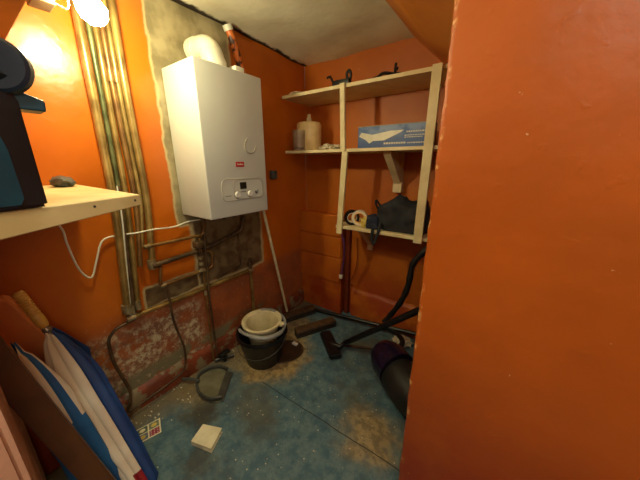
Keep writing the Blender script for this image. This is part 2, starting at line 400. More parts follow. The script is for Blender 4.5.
for zc in (.31, .55, .74): box(bm, (WL, WB-.098, zc+.008), (-1.105, WB-.084, {.31: .545, .55: .735, .74: .932}[zc]))
struct('trim_1', bm, 'paint_b', 'orange boxed-out lower corner with horizontal board joints', 'trim', bevel=.004)
struct('trim_2', box(B(), (-1.088, WB-.04, 0), (-1.05, WB, .9)), mat('groove_dark_red', lin(120, 46, 18), rough=.5), 'dark red upright strip standing in for a dark groove beside the corner boxing', 'trim', bevel=.006)  # groove's shade at the wall step, built as a dark red strip
M['lit_orange'] = paint('lit_orange_plaster', lin(236, 140, 76), lin(214, 112, 54), chips=False, rough=.6).m  # orange plaster lightened in place of lamplight it misses under the shelf
bm = prism(B(), [(WL, -.036, 0), (WL, .15, 0), (WL, .13, .60), (WL, .045, .86), (WL, -.036, .87)], (.07, 0, 0))
struct('trim_3', bm, 'lit_orange', 'orange plaster lump beside the umbrella handle', 'trim', bevel=.015)

# ============================================================ BOILER
by0, by1, bz0, bz1, bx = .770, 1.178, 1.063, 1.818, -1.252
boil = thing('boiler', 'white wall-hung boiler with a control panel and red badge', 'boiler', (-1.4, .98, bz0))
obj('casing', rbox(B(), (WL+.006, by0, bz0), (bx, by1, bz1), .007), 'white', boil)
def on_face(y0, y1, z0, z1, r, x0=bx-.002, th=.006):
    q = []
    for cy, cz, a0 in ((y1-r, z1-r, 0), (y0+r, z1-r, 90), (y0+r, z0+r, 180), (y1-r, z0+r, 270)):
        for k in range(7):
            a = math.radians(a0+k*15); q.append(V(x0, cy+r*math.cos(a), cz+r*math.sin(a)))
    return prism(B(), q, (th, 0, 0)), q
bm, q = on_face(.85, 1.142, 1.152, 1.268, .03); pan = obj('control_panel', bm, 'white', boil)
bm = B(); tube(bm, [v+V(.006, 0, 0) for v in q], .0014, 6, closed=True)
_, q2 = on_face(.925, 1.135, 1.157, 1.263, .03); tube(bm, [v+V(.007, 0, 0) for v in q2], .0012, 6, closed=True)
obj('outline', bm, 'greyline', pan)
obj('display', box(B(), (bx+.003, .968, 1.212), (bx+.007, 1.012, 1.25)), 'lcd', pan, label='small dark square display')
for yy, r in ((.945, .018), (1.035, .018)):
    k = obj('knob', lathe(B(), [(r, 0), (r, .008), (r*.85, .012), (0, .012)], (bx+.003, yy, 1.183), (1, 0, 0), 24), 'knob', pan)
    obj('knob_ring', tube(B(), [V(bx+.005, yy+(r+.003)*math.cos(a), 1.183+(r+.003)*math.sin(a)) for a in [2*PI*i/24 for i in range(24)]], .0014, 6, closed=True), 'greyline', pan)
bm = B(); tube(bm, [V(bx+.006, 1.085+.011*math.cos(a), 1.192+.013*math.sin(a)) for a in [math.radians(d) for d in range(-200, 60, 20)]], .0024, 6)
tube(bm, [V(bx+.006, 1.085, 1.18), V(bx+.006, 1.083, 1.195)], .003, 6); obj('flame_mark', bm, 'dgrey', pan)
x_ = bx+.0038
for k in range(6): obj('small_print', box(B(), (x_, .868+k*.0065, 1.178), (x_+.001, .872+k*.0065, 1.182)), 'dgrey', pan)
for k in range(4): obj('small_print', box(B(), (x_, .972+k*.009, 1.194), (x_+.001, .978+k*.009, 1.199)), 'dgrey', pan)
bad = obj('badge', box(B(), (bx-.002, .955, 1.334), (bx+.003, 1.010, 1.361)), 'reddot', boil, label='red badge')
for k in range(7): obj('badge_mark', box(B(), (bx+.0028, .963+k*.006, 1.344), (bx+.0036, .967+k*.006, 1.344+(.01 if k in (0, 3) else .006))), 'wplastic', bad)
hk = spline([(bx+.002, 1.045, 1.485), (bx+.002, 1.027, 1.455), (bx+.002, 1.035, 1.420), (bx+.002, 1.062, 1.408), (bx+.002, 1.09, 1.418), (bx+.002, 1.106, 1.45)])
obj('curl_mark', tube(B(), hk, .0035, 6), 'greyline', boil)
for yy in (.84, .9, .98, 1.06, 1.12):
    vv_ = obj('valve', tube(B(), [(-1.45, yy, bz0+.004), (-1.45, yy, bz0-.05)], .012, 10), 'brownp', boil); obj('nut', tube(B(), [(-1.45, yy, bz0-.012), (-1.45, yy, bz0-.03)], .017, 6), 'brownp', vv_)
fl = thing('flue_elbow', 'fat white flue elbow curving from the boiler top into the wall', 'flue', (-1.37, .955, bz1))
path = [V(-1.36, .965, bz1+.002), V(-1.36, .965, bz1+.035)]+[V(-1.44+.08*math.cos(a), .955, bz1+.035+.085*math.sin(a)) for a in [math.radians(d) for d in range(10, 91, 10)]]+[V(WL+.02, .955, bz1+.12)]
obj('bend', tube(B(), path, .056, 24), 'wplastic', fl)
bm = B()
for xx in (WL+.028, WL+.055): tube(bm, [(xx, .955, bz1+.12), (xx+.014, .955, bz1+.12)], .062, 24)
obj('wall_collar', bm, 'wplastic', fl)
obj('top_cap', rbox(B(), (-1.34, 1.03, bz1-.001), (-1.285, 1.09, bz1+.034), .005), 'wplastic', boil)
rp = thing('waste_pipe', 'mottled red-orange pipe dropping from the ceiling behind the boiler', 'pipe', (-1.50, 1.29, 1.86))
obj('pipe', tube(B(), [(-1.50, 1.168, CE-.012), (-1.50, 1.215, 2.02), (-1.515, 1.30, 1.82), (-1.53, 1.34, 1.78)], .022, 14), 'redp', rp)
obj('collar', tube(B(), [(-1.50, 1.166, CE-.014), (-1.50, 1.178, CE-.04)], .028, 16), 'wplastic', rp, label='white collar at the ceiling')
tag(obj('condensate_pipe', tube(B(), [(-1.36, 1.215, 1.075), (-1.352, 1.225, 1.05), at(0, -1.43, 287, 311)], .0105, 12), 'cream'), 'pale slim waste pipe slanting down from the boiler to the bucket', 'pipe')
bm = rbox(B(), (WL+.004, 1.485, 1.235), (WL+.045, 1.535, 1.30), .006); sk = obj('pipe_clip', bm, 'dgrey'); tag(sk, 'small grey fitting on the wall just right of the boiler', 'fitting')

# ============================================================ PIPES
def pipe(pts, r, m, label, fil=.03, joints=(), x=None, group=None, name='pipe'):
    f = fillet(pts, fil)
    if joints:
        t_ = thing(name, label, 'pipe', tuple(Vector(pts[-1])), group)
        obj('run', tube(B(), f, r, 12), m, t_)
        for a, b_ in joints: obj('joint', tube(B(), [a, b_], r*1.35, 12), m if (m == 'brownp' or a.z > 1.5) else 'solder', t_)
        return t_
    return tag(obj(name, tube(B(), f, r, 12), m), label, 'pipe', group)
px = WL+.028; top = CE-.015
vp = [(.455, .0168, 'brass', 'thick yellowed pipe, leftmost of the upright pipes', .60, .40),
      (.486, .0100, 'greenp', 'thin greenish upright pipe next to the leftmost thick one', .585, .425),
      (.510, .0120, 'brass', 'yellow upright pipe third from the left in the bundle', .60, .45),
      (.534, .0118, 'copper', 'copper upright pipe in the middle of the bundle', .83, .50),
      (.556, .0095, 'brass', 'slim brass upright pipe right of the middle of the bundle', .93, .525),
      (.583, .0162, 'brass', 'thick dull pipe, rightmost of the upright bundle', .80, .555)]
H_ = {}
for y0, r, m, lab, zb, yb in vp:
    pts = [V(px, y0+.01, top), V(px, y0, 1.7), V(px, (y0+yb)/2+.02, 1.15), V(px, yb+.0, zb)]
    H_[lab[:5]] = pts[-1]
    joints = [(V(px, y0+.001, 1.75), V(px, y0, 1.70))] if r < .012 and m != 'greenp' else [(V(px, yb+.001, zb+.05), V(px, yb, zb))]
    pipe(pts, r, m, lab, .2, joints)
tag(obj('cable', tube(B(), fillet([V(px+.012, .468, 1.25), V(px+.012, .462, 1.1), V(px+.004, .412, .585)], .1), .0035, 8), 'wplastic'), 'thin white cable running straight down between the upright pipes', 'cable')
tag(obj('pipe', tube(B(), [V(px+.002, .475, 1.25), V(px+.002, .43, .59)], .011, 10), 'brownp'), 'dark brown pipe behind the thin white upright cable', 'pipe')
pipe([V(px+.01, .53, .93), V(px+.01, .86, .925), V(px+.03, .875, 1.0)], .0095, 'copper', 'uppermost level copper pipe leading under the boiler', .02, [(V(px+.01, .53, .93), V(px+.01, .56, .93))])
pipe([V(px+.012, .555, .818), V(px+.012, .89, .836), V(px+.03, 1.14, .90), V(px+.05, 1.15, 1.0)], .0135, 'brownp', 'thick level brown pipe, second below the boiler', .04, [(V(px+.012, .55, .818), V(px+.012, .59, .82)), (V(px+.012, .87, .834), V(px+.012, .91, .842))])
pipe([V(px+.014, .59, .80), V(px+.014, .57, .687), V(px+.014, .90, .70), V(px+.014, .905, .80), V(px+.014, .86, .825)], .0085, 'copper', 'level copper pipe that turns back up under the boiler', .025, [(V(px+.014, .57, .688), V(px+.014, .60, .689)), (V(px+.014, .80, .697), V(px+.014, .84, .698))])
p4 = pipe([V(px, .395, .567), V(px, 1.215, .567), V(px, 1.213, .06), V(px+.03, 1.213, .045)], .0125, 'brass', 'long level pipe along the lower wall dropping behind the bucket', .02,
          [(V(px, .39, .567), V(px, .43, .567)), (V(px, 1.19, .567), V(px, 1.232, .567))])
obj('stub', tube(B(), [V(px, 1.214, .567), V(px, 1.216, .66)], .011, 10), 'brownp', p4); obj('stub_cap', tube(B(), [V(px, 1.214, .60), V(px, 1.216, .635)], .017, 6), 'brownp', p4)
pipe([V(px+.016, .605, .69), V(px+.016, .604, .45), V(px+.018, .645, .22), V(px+.022, .62, .075), V(px+.03, .42, .06), V(px+.03, .30, .05), V(px+.028, .278, .07)], .0062, 'brownp', 'thin dark pipe curving down to the skirting left of the dustpan', .06)
pipe([V(px, .43, .553), V(px, .335, .54), V(px, .296, .50), V(px+.005, .292, .38), V(px+.012, .335, .14), V(px+.03, .29, .055)], .0075, 'brownp', 'thin bent pipe looping over the peeling patch', .06)
pipe([V(px+.02, .83, .91), V(px+.022, .822, .486), V(px+.022, .815, .03)], .0068, 'copper', 'left one of two thin pipes dropping to the black valve', .05, [(V(px+.022, .823, .56), V(px+.022, .822, .53))])
pipe([V(px+.02, .868, 1.0), V(px+.024, .842, .48), V(px+.024, .845, .03)], .0068, 'brownp', 'right one of two thin pipes dropping to the black valve', .05)
pipe([V(px, 1.13, .88), V(px, 1.13, .63), V(px, .93, .60)], .006, 'brownp', 'thin pipe framing the grey plaster under the boiler', .03)
vb = thing('valve_block', 'brass valve cluster hanging under the left of the boiler', 'valve', (px+.03, .83, .82))
bm = B(); rbox(bm, (px+.0, .79, .855), (px+.05, .84, .895), .006); tube(bm, [(px+.03, .815, .90), (px+.03, .815, .70)], .008, 8); obj('body', bm, 'brownp', vb)
for zz in (.80, .76, .72): obj('nut', tube(B(), [(px+.03, .815, zz), (px+.03, .815, zz-.018)], .0135, 6), 'solder', vb)
sv = thing('stopcock', 'black stopcock tap on the floor left of the bucket', 'tap', (-1.45, .89, 0))
bm = B(); tube(bm, [(px+.03, .82, .022), (-1.43, .93, .024)], .012, 10); tube(bm, [(-1.455, .875, .0), (-1.455, .875, .06)], .013, 10); obj('body', bm, 'black', sv)
obj('tap_handle', rbox(B(), (-1.475, .835, .058), (-1.437, .915, .074), .005), 'black', sv)
tag(obj('power_cable', tube(B(), spline([(WL+.02, y_, z_) for y_, z_ in [(.215, 1.16), (.246, 1.08), (.249, 1.012), (.265, .89), (.298, .838), (.33, .908), (.371, 1.0), (.44, 1.012)]]+[(px+.028, .50, 1.016), (px+.028, .585, 1.018), (WL+.03, .70, 1.006), (WL+.03, .80, 1.022), (-1.45, .93, 1.03)], 8), .0042, 8), 'wplastic'),
    'white cable looping below the left shelf and across to the boiler', 'cable')

# ============================================================ LAMP
LP = at(0, -1.225, 90, 8)
lp = thing('light_bulb', 'bare glowing light bulb in front of the upright pipes', 'lamp', tuple(LP+V(0, 0, -.04)))
ax = (at(0, -1.20, 108, 24)-at(0, -1.24, 80, -4)).normalized()
b0 = LP-ax*.05
bl = obj('bulb', lathe(B(), [(.0, .0), (.016, .001), (.022, .015), (.036, .035), (.041, .055), (.037, .078), (.022, .094), (0, .1)], b0, ax, 24), 'lamp', lp)
obj('holder', lathe(B(), [(0, -.05), (.02, -.05), (.022, -.004), (.017, .0), (0, .0)], b0-ax*.001, ax, 20), 'wplastic', lp)
jb = at(0, -1.3, 56, 8)
obj('wire', tube(B(), spline([b0-ax*.03, at(0, -1.27, 68, 8), jb+V(0, 0, .012)], 6), .0028, 8), 'wplastic', lp)
tag(obj('ceiling_batten', box(B(), (jb.x-.07, jb.y-.055, jb.z+.004), (jb.x+.01, jb.y-.0, CE-.013)), 'greywood', smooth=False, bevel=.003), 'grey-brown batten end hanging left of the light bulb', 'batten')
# upper plank
tag(obj('upper_plank', box(B(), (WL+.006, -.03, 1.762), (-.95, .235, 1.80)), 'plankwood', smooth=False, bevel=.004), 'brown plank overhead in the upper left corner', 'plank')

# ============================================================ LEFT SHELF
BZ = 1.265
wb = thing('wall_shelf', 'thick pale timber shelf sticking out at the left with screw heads in its edge', 'shelf', (-1.2, .15, BZ-.03))
c0 = at(2, BZ, 140, 194.5); c1 = at(2, BZ, 0, 213)
dirv = (c0-c1).normalized(); c2 = c0-dirv*((c0.y+.026)/dirv.y)
bm = prism(B(), [V(WL+.006, c0.y+.01, BZ), V(c0.x, c0.y, BZ), V(c2.x, c2.y, BZ), V(WL+.006, -.028, BZ)], (0, 0, -.030))
for v in bm.verts:
    if v.co.y < 0 and v.co.z < BZ-.01: v.co.z -= .022
bmesh.ops.bevel(bm, geom=bm.edges[:], offset=.002, segments=1, affect='EDGES')
obj('board', bm, 'blade', wb, smooth=False)
nrm = V(dirv.y, -dirv.x, 0)
for d in (.02, .135):
    q = c0-dirv*d+V(0, 0, -.014); obj('screw', lathe(B(), [(0, 0), (.0035, 0), (.003, .0015), (0, .0015)], q-nrm*.0003, nrm, 12), 'dgrey', wb)
obj('support_batten', box(B(), (WL+.006, .0, BZ-.075), (WL+.03, .28, BZ-.031)), 'paint', wb)
# machine on it
e1 = at(2, BZ, 28, 210); e2 = at(2, BZ, 51, 207)
tl = thing('storage_case', 'black and dark teal plastic machine standing on the left timber shelf', 'machine', (e2.x, e2.y-.05, BZ))
fa = (e2-e1).normalized(); sd = V(fa.y, -fa.x, 0); sd = sd if sd.y < 0 else -sd     # fa: along the black face, sd: towards the viewer's left
O = e1+V(0, 0, .002)
def loc(a, b_, z): return O+fa*a+sd*b_+V(0, 0, z)
L1 = (e2-e1).length; HB = at(0, e2.x, 19, 92).z-BZ
bm = prism(B(), [loc(-.07, .0, 0), loc(L1, .0, 0), loc(L1, -.0, HB-.012), loc(L1*.8, 0, HB), loc(-.07, 0, HB)], sd*.12)
bmesh.ops.bevel(bm, geom=bm.edges[:], offset=.006, segments=2, affect='EDGES'); obj('body', bm, 'darkbox', tl)
bm = prism(B(), [loc(-.07, -.004, .004), loc(-.006, -.004, .004), loc(.003, -.004, .02), loc(-.004, -.004, HB*.5), loc(-.016, -.004, HB*.8), loc(-.03, -.004, HB-.004), loc(-.07, -.004, HB-.004)], sd*.01)
bmesh.ops.bevel(bm, geom=bm.edges[:], offset=.005, segments=3, affect='EDGES'); obj('side_panel', bm, 'teal', tl, label='dark teal side panel')
hd = prism(B(), [at(0, e2.x-.01, *q) for q in [(-14, 86), (20, 91), (45, 101), (47, 112), (20, 109), (-14, 109)]], (-.05, 0, 0))
obj('grip', hd, 'teal', tl, label='dark teal latch', bevel=.003)
kc = at(0, e2.x, -3, 65)
obj('knob', lathe(B(), [(0, -.012), (.038, -.012), (.045, -.008), (.045, .006), (.040, .011), (.02, .011), (0, .009)], kc, (.8, -.45, .05), 32), 'navy', tl, label='round dark knob on top')
obj('neck', tube(B(), [kc, loc(L1*.4, .05, HB-.01)], .026, 14), 'darkbox', tl)
g_ = at(2, BZ, 60, 200)
tag(obj('rag', lump(B(), (-1.40, .262, BZ+.001), .05, .035, .024, .15, seed=2), 'dgrey'), 'small grey rag behind the machine on the timber shelf', 'rag')

# ============================================================ SHELVES
SY = 1.6
su = thing('shelf_unit', 'cream painted three-tier wooden shelving on the back wall', 'shelves', (-.9, 1.75, .85))
def brd(x0, x1, z1, th=.022, y0=SY, yb=WB-.006): return box(B(), (x0, y0, z1-th), (x1, yb, z1))
obj('shelf', brd(-1.49, -.22, 1.835), 'shelf', su, smooth=False, bevel=.002)
obj('shelf', brd(-1.475, -.20, 1.447, .020), 'shelf', su, smooth=False, bevel=.002)
obj('shelf', brd(-1.0, -.22, .920, .022), 'shelf', su, smooth=False, bevel=.002)
def post(a, b_, wd, th=.018):
    bm = prism(B(), [a+V(-wd/2, 0, 0), a+V(wd/2, 0, 0), b_+V(wd/2, 0, 0), b_+V(-wd/2, 0, 0)], (0, -th, 0)); return bm
obj('post', post(V(-.96, SY-.001, 1.836), V(-.945, SY-.001, 1.43), .034), 'shelf', su, smooth=False, bevel=.002)
obj('post', post(V(-.928, SY-.001, 1.428), V(-.962, SY-.001, .862), .042), 'shelf', su, smooth=False, bevel=.002)
obj('post', post(V(-.398, SY-.001, 1.838), V(-.405, SY-.001, .885), .05), 'shelf', su, smooth=False, bevel=.002)
def bracket(xc, zt, hgt, wd, ya, yb=WB-.01):
    t_ = su; bm = B(); th = .02
    prism(bm, [V(xc-wd/2, ya, zt), V(xc-wd/2, ya, zt-th), V(xc-wd/2, yb-.03, zt-hgt+.02), V(xc-wd/2, yb-.03, zt-hgt-.03), V(xc-wd/2, yb, zt-hgt-.03), V(xc-wd/2, yb, zt)], (wd, 0, 0))
    return bm
obj('bracket', bracket(-.665, 1.426, .25, .05, 1.66), 'brackt', su, smooth=False, bevel=.002)
obj('bracket_foot', box(B(), (-.697, WB-.06, 1.15), (-.633, WB-.006, 1.225)), 'brackt', su, smooth=False, bevel=.002)
obj('bracket', bracket(-.86, .897, .20, .045, 1.70), 'brackt', su, smooth=False, bevel=.002)
# --- top shelf items
tz = 1.836
c_ = thing('clamp', 'black clamp-like tool standing on the top shelf by the left post', 'tool', (-1.03, 1.66, tz))
bm = B(); rbox(bm, (-1.075, 1.64, tz+.001), (-.945, 1.68, tz+.042), .006); obj('body', bm, 'black', c_)
obj('jaw', tube(B(), [(-1.07, 1.66, tz+.03), (-1.10, 1.66, tz+.075), (-1.125, 1.66, tz+.072)], .008, 8), 'black', c_)
obj('jaw', tube(B(), spline([(-.965, 1.66, tz+.035), (-.972, 1.66, tz+.07), (-.955, 1.66, tz+.088), (-.942, 1.66, tz+.06), (-.95, 1.66, tz+.03)], 4), .009, 8), 'black', c_)
bm = B(); tube(bm, spline([(-.82, 1.66, tz+.009), (-.77, 1.68, tz+.02), (-.72, 1.65, tz+.028), (-.67, 1.67, tz+.022), (-.62, 1.66, tz+.012)], 5), .009, 8)
tube(bm, [(-.65, 1.66, tz+.015), (-.648, 1.66, tz+.07)], .008, 8); tube(bm, [(-.648, 1.66, tz+.035), (-.642, 1.66, tz+.05)], .013, 8)
tag(obj('cable_offcut', bm, 'black'), 'black bent cable piece lying on the right half of the top shelf', 'cable')
tag(obj('folded_cloth', lump(B(), (-1.40, 1.66, tz+.001), .055, .04, .013, .2, seed=5), 'rag'), 'small pale cloth at the left end of the top shelf', 'cloth')
# --- middle shelf items
mz = 1.448
tb = thing('plastic_tub', 'tan cloudy plastic tub with a narrow cap on the middle shelf', 'tub', (-1.31, 1.72, mz))
obj('body', lathe(B(), [(0, 0), (.085, 0), (.094, .015), (.096, .15), (.095, .19), (.085, .205), (.0, .207)], (-1.345, 1.74, mz+.001), n=28), 'jar', tb)
obj('cap', lathe(B(), [(.018, 0), (.02, .03), (.014, .035), (.012, .06), (0, .062)], (-1.345, 1.74, mz+.207), n=16), 'cream', tb)
t = NT('clear_bag', .25); t.b.inputs['Transmission Weight'].default_value = .85; t.color(lin(235, 225, 205)); t.bump(t.noise(30, 5), .6, .01); M['clear'] = t.m
tag(obj('glass_jar', lathe(B(), [(0, 0), (.042, 0), (.046, .02), (.05, .14), (.047, .143), (.043, .02), (0, .008)], (-1.36, 1.635, mz+.001), n=24), 'clear'), 'hazy glass beaker in front of the tan tub on the middle shelf', 'jar')
tag(obj('crumpled_paper', lump(B(), (-1.10, 1.68, mz+.001), .075, .05, .022, .4, 14, seed=9), 'rag'), 'crumpled white paper beside the left post on the middle shelf', 'paper')
bx_ = thing('cardboard_box', 'long blue printed box on the middle shelf', 'box', (-.66, 1.72, mz))
t = NT('blue_printed_card', .45); p = t.xyz(t.tc)
c = t.mix(t.ss(p[2], .02, .13), lin(44, 76, 136), lin(120, 144, 184)); c = t.mix(t.ss(t.noise(9, 4, t.tc), .45, .6), c, lin(62, 96, 154))
t.color(c); M['bluebox'] = t.m
t_ = box(B(), (-.885, 1.68, mz+.001), (-.415, 1.80, mz+.132)); obj('carton', t_, 'bluebox', bx_, smooth=False, bevel=.003)
bm = B(); yq = 1.6795
prism(bm, [(-.83, yq, mz+.055), (-.80, yq, mz+.03), (-.775, yq, mz+.045), (-.70, yq, mz+.045), (-.60, yq, mz+.085), (-.575, yq, mz+.10), (-.66, yq, mz+.10), (-.78, yq, mz+.083), (-.86, yq, mz+.10), (-.875, yq, mz+.075)], (0, -.001, 0))
obj('printed_picture', bm, 'wplastic', bx_, label='white tool picture on the box front')
bm = B(); random.seed(3)
for r_, (x0, x1, zz, hh) in enumerate([(-.56, -.44, .085, .008), (-.57, -.43, .066, .005), (-.57, -.46, .055, .005), (-.70, -.56, .022, .01), (-.55, -.45, .022, .007)]):
    x = x0
    while x < x1: wdt = random.uniform(.006, .014); obj('print_mark', box(B(), (x, yq-.0006, mz+zz), (x+wdt, yq+.0002, mz+zz+hh)), 'wplastic', bx_, smooth=False); x += wdt+.004
obj('lid_edge', box(B(), (-.886, 1.679, mz+.1325), (-.414, 1.801, mz+.1365)), 'ltgrey', bx_, smooth=False)
# --- bottom shelf items
lz = .921
bg = thing('bag', 'black soft bag slumped on the bottom shelf', 'bag', (-.54, 1.74, lz))
def softbox(cx, cy, z0, sx, sy, hfun, seed, amp=.012):
    bm = bmesh.new(); bmesh.ops.create_cube(bm, size=2); bmesh.ops.subdivide_edges(bm, edges=bm.edges[:], cuts=12, use_grid_fill=True)
    for v in bm.verts:
        d = v.co.copy(); q = d.normalized(); k = .45; d = d*(1-k)+q*k*1.25
        x = cx+d.x*sx; y_ = cy+d.y*sy; hh = hfun(d.x); zz = z0+max(0, (d.z*.5+.42))*hh
        n_ = noise.noise(V(x*14, y_*14, zz*14+seed)); n2_ = noise.noise(V(x*35, y_*35, zz*30+seed))
        f = 0 if zz < z0+.004 else 1
        v.co = V(x+n_*amp, y_+n_*amp*.8, zz+f*(n_*amp+n2_*amp*.4))
        v.co.z = max(v.co.z, z0); v.co.y = min(v.co.y, WB-.02)
    return bm
obj('body', softbox(-.545, 1.735, lz+.001, .165, .10, lambda u: .19+.035*math.cos((u+.1)*2.2)-.01*math.sin(u*7), 4, .028), 'bagcloth', bg)
obj('strap', tube(B(), spline([(-.69, 1.68, lz+.1), (-.705, 1.63, lz+.17), (-.70, 1.62, lz+.20), (-.68, 1.65, lz+.16), (-.64, 1.64, lz+.15)], 6), .007, 8), 'bagcloth', bg)
obj('strap', tube(B(), spline([(-.67, 1.64, lz+.06), (-.66, 1.60, lz+.02), (-.67, 1.585, lz-.04), (-.685, 1.58, lz-.09), (-.70, 1.58, lz-.05), (-.70, 1.585, lz+.02)], 6), .011, 8), 'bagcloth', bg)
tag(obj('pouch', softbox(-.725, 1.66, lz+.001, .045, .04, lambda u: .10, 8, .012), 'navycloth'), 'small navy and white cloth pouch left of the black bag', 'pouch')
def roll(cx, cy, r, ri, wd, m1, m2, label, ang, group=None):
    t_ = thing('tape_roll', label, 'tape', (cx, cy, lz), group); a = V(math.cos(ang), math.sin(ang), .0)
    z0 = lz+.001+r; b = V(cx, cy, z0)-a*wd/2
    obj('tape', lathe(B(), [(ri, 0), (r, 0), (r, wd), (ri, wd), (ri, 0)], b, a, 32), m1, t_)
    obj('core', lathe(B(), [(ri-.005, 0.001), (ri+.0005, .001), (ri+.0005, wd-.001), (ri-.005, wd-.001), (ri-.005, .001)], b, a, 28), m2, t_)
roll(-.90, 1.66, .055, .036, .03, 'black', 'wplastic', 'black roll of tape with a white core at the left end of the bottom shelf', -.9)
roll(-.845, 1.675, .056, .038, .032, 'uwhite', 'handle', 'off-white roll of tape right behind the black roll', -1.3)
tag(obj('sponge', lump(B(), (-.785, 1.655, lz+.001), .032, .028, .040, .35, 12, seed=4), 'yellow'), 'lumpy yellow sponge between the tape rolls and pouch', 'sponge')
# hanging cables
t_ = thing('extension_lead', 'purple lead with a white plug hanging beside the left post', 'cable', (-1.0, 1.62, .45))
pA = [V(-.975, 1.615, .90), at(1, 1.64, 344, 243), at(1, 1.7, 344, 258), at(1, 1.72, 342, 270), at(1, 1.72, 341, 275)]
obj('cord', tube(B(), spline(pA, 6), .008, 8), 'purplecord', t_)
pb = pA[-1]; obj('plug', rbox(B(), (pb.x-.014, pb.y-.012, pb.z-.03), (pb.x+.014, pb.y+.012, pb.z+.004), .004), 'wplastic', t_, label='white plug')
rc = [at(1, WB-.02, *q) for q in [(357, 238), (357, 262), (353, 276), (350, 283), (353, 286)]]
tag(obj('thin_cord', tube(B(), spline(rc, 6), .0035, 6), 'redcord'), 'thin dark red cord hanging down the back wall', 'cord')

# ============================================================ BUCKETS
bc = at(2, 0, 262, 361); bc = V(bc.x-.01, bc.y+.03, 0)
bk = thing('bucket', 'black builder bucket on the floor', 'bucket', tuple(bc))
hb = .235; rb0, rb1 = .118, .170
obj('body', lathe(B(), [(0, .001), (rb0, .001), (rb1-.006, hb-.03), (rb1-.004, hb-.028), (rb1-.004, hb), (rb1+.006, hb+.002), (rb1+.007, hb-.012), (rb1+.0, hb-.013), (rb1-.0, hb), (rb1-.010, hb), (rb0-.006, .006), (0, .006)], bc, n=44), 'black', bk)
ha = [bc+V((rb1+.008)*math.cos(a), (rb1+.008)*math.sin(a), hb-.02-.14*math.sin((a-math.radians(205))/(math.radians(180))*PI)*(.62)) for a in [math.radians(205+i*9) for i in range(21)]]
obj('handle', tube(B(), ha, .002, 8), 'dgrey', bk)
mb = thing('mop_bucket', 'cream plastic bucket nested in the black bucket', 'bucket', tuple(bc+V(0, 0, .08)))
tilt = V(.03, -.05, 1).normalized(); o2 = bc+V(-.004, .012, .112)
obj('body', lathe(B(), [(0, 0), (.088, 0), (.112, .185), (.134, .19), (.136, .205), (.124, .208), (.108, .196), (.098, .16), (.084, .006), (0, .006)], o2, tilt, 44), 'cream', mb)
u_ = tilt.orthogonal().normalized(); s_ = tilt.cross(u_)
obj('spout', lathe(B(), [(.0, 0), (.018, 0), (.022, .014), (.0, .016)], o2+tilt*.186+V(.134, .05, 0), tilt, 14), 'cream', mb)
hp = [o2+tilt*(.192+.0)+V(.158*math.cos(a), .158*math.sin(a), -.004-.03*max(0, math.cos(a-.2))) for a in [math.radians(-110+i*10) for i in range(20)]]
obj('handle', tube(B(), hp, .010, 10), 'ltgrey', mb, label='grey carrying handle')
obj('grip', tube(B(), hp[4:13], .0145, 10), 'ltgrey', mb)
hp2 = [o2+tilt*.214+V(.122*math.cos(a), .122*math.sin(a), 0) for a in [math.radians(85+i*8) for i in range(8)]]
obj('wringer_bar', tube(B(), hp2, .009, 8), 'ltgrey', mb)

# mat-like smoked lid, brushes
mc = at(2, 0, 283, 352)
ld = thing('oval_tray', 'dark brown oval plastic tray lying beside the black bucket', 'tray', (mc.x, mc.y, 0))
def oval(a_, b2, h, cx, cy, ang, n=40):
    return [V(cx+a_*math.cos(t)*math.cos(ang)-b2*math.sin(t)*math.sin(ang), cy+a_*math.cos(t)*math.sin(ang)+b2*math.sin(t)*math.cos(ang), h) for t in [2*PI*k/n for k in range(n)]]
obj('disc', prism(B(), oval(.15, .115, .001, mc.x, mc.y, .9), (0, 0, .006)), 'matbrown', ld, bevel=.002)
obj('rim', tube(B(), oval(.15, .115, .008, mc.x, mc.y, .9), .006, 8, closed=True), 'matbrown', ld)
sq = at(2, .02, 295, 343)
obj('tab', rbox(B(), (sq.x-.022, sq.y-.014, .007), (sq.x+.022, sq.y+.014, .022), .003), 'knob', ld, label='pale block standing in for a white glint')  # white glint on the tray, built as a small pale block
def brush(a, b_, wd, label, z=0.0, handle=None):
    a = at(2, 0, *a); b_ = at(2, 0, *b_); a.z = b_.z = z; d = (b_-a).normalized(); n_ = V(-d.y, d.x, 0)*wd/2
    t_ = thing('scrubbing_brush', label, 'brush', tuple((a+b_)/2))
    br = prism(B(), [a-n_*.8+V(0, 0, .001), b_-n_*.8+V(0, 0, .001), b_+n_*.8+V(0, 0, .001), a+n_*.8+V(0, 0, .001)], (0, 0, .045))
    obj('bristles', br, 'bristle', t_)
    bm = prism(B(), [a-n_+V(0, 0, .045), b_-n_+V(0, 0, .045), b_+n_+V(0, 0, .045), a+n_+V(0, 0, .045)], (0, 0, .022)); obj('back', bm, 'brush', t_, bevel=.005)
    return t_, (a+b_)/2
brush((296, 337), (334, 325), .075, 'brown wooden brush nearest the oval tray')
t_, bcn = brush((284, 322), (314, 312), .07, 'brown wooden brush farthest into the back corner')
s0 = at(2, .05, 311, 307); s1 = at(1, 1.80, 425, 336)
tag(obj('broom_stick', tube(B(), [at(2, .02, 313, 309), at(1, 1.865, 428, 337)], .016, 10), 'black'), 'long thin black stick lying along the back wall', 'stick')
tag(obj('broom_stick', tube(B(), [at(2, .012, 343, 345), at(2, .012, 384, 350)], .009, 10), 'brush'), 'thin brown stick on the floor beside the vacuum nozzle', 'stick')

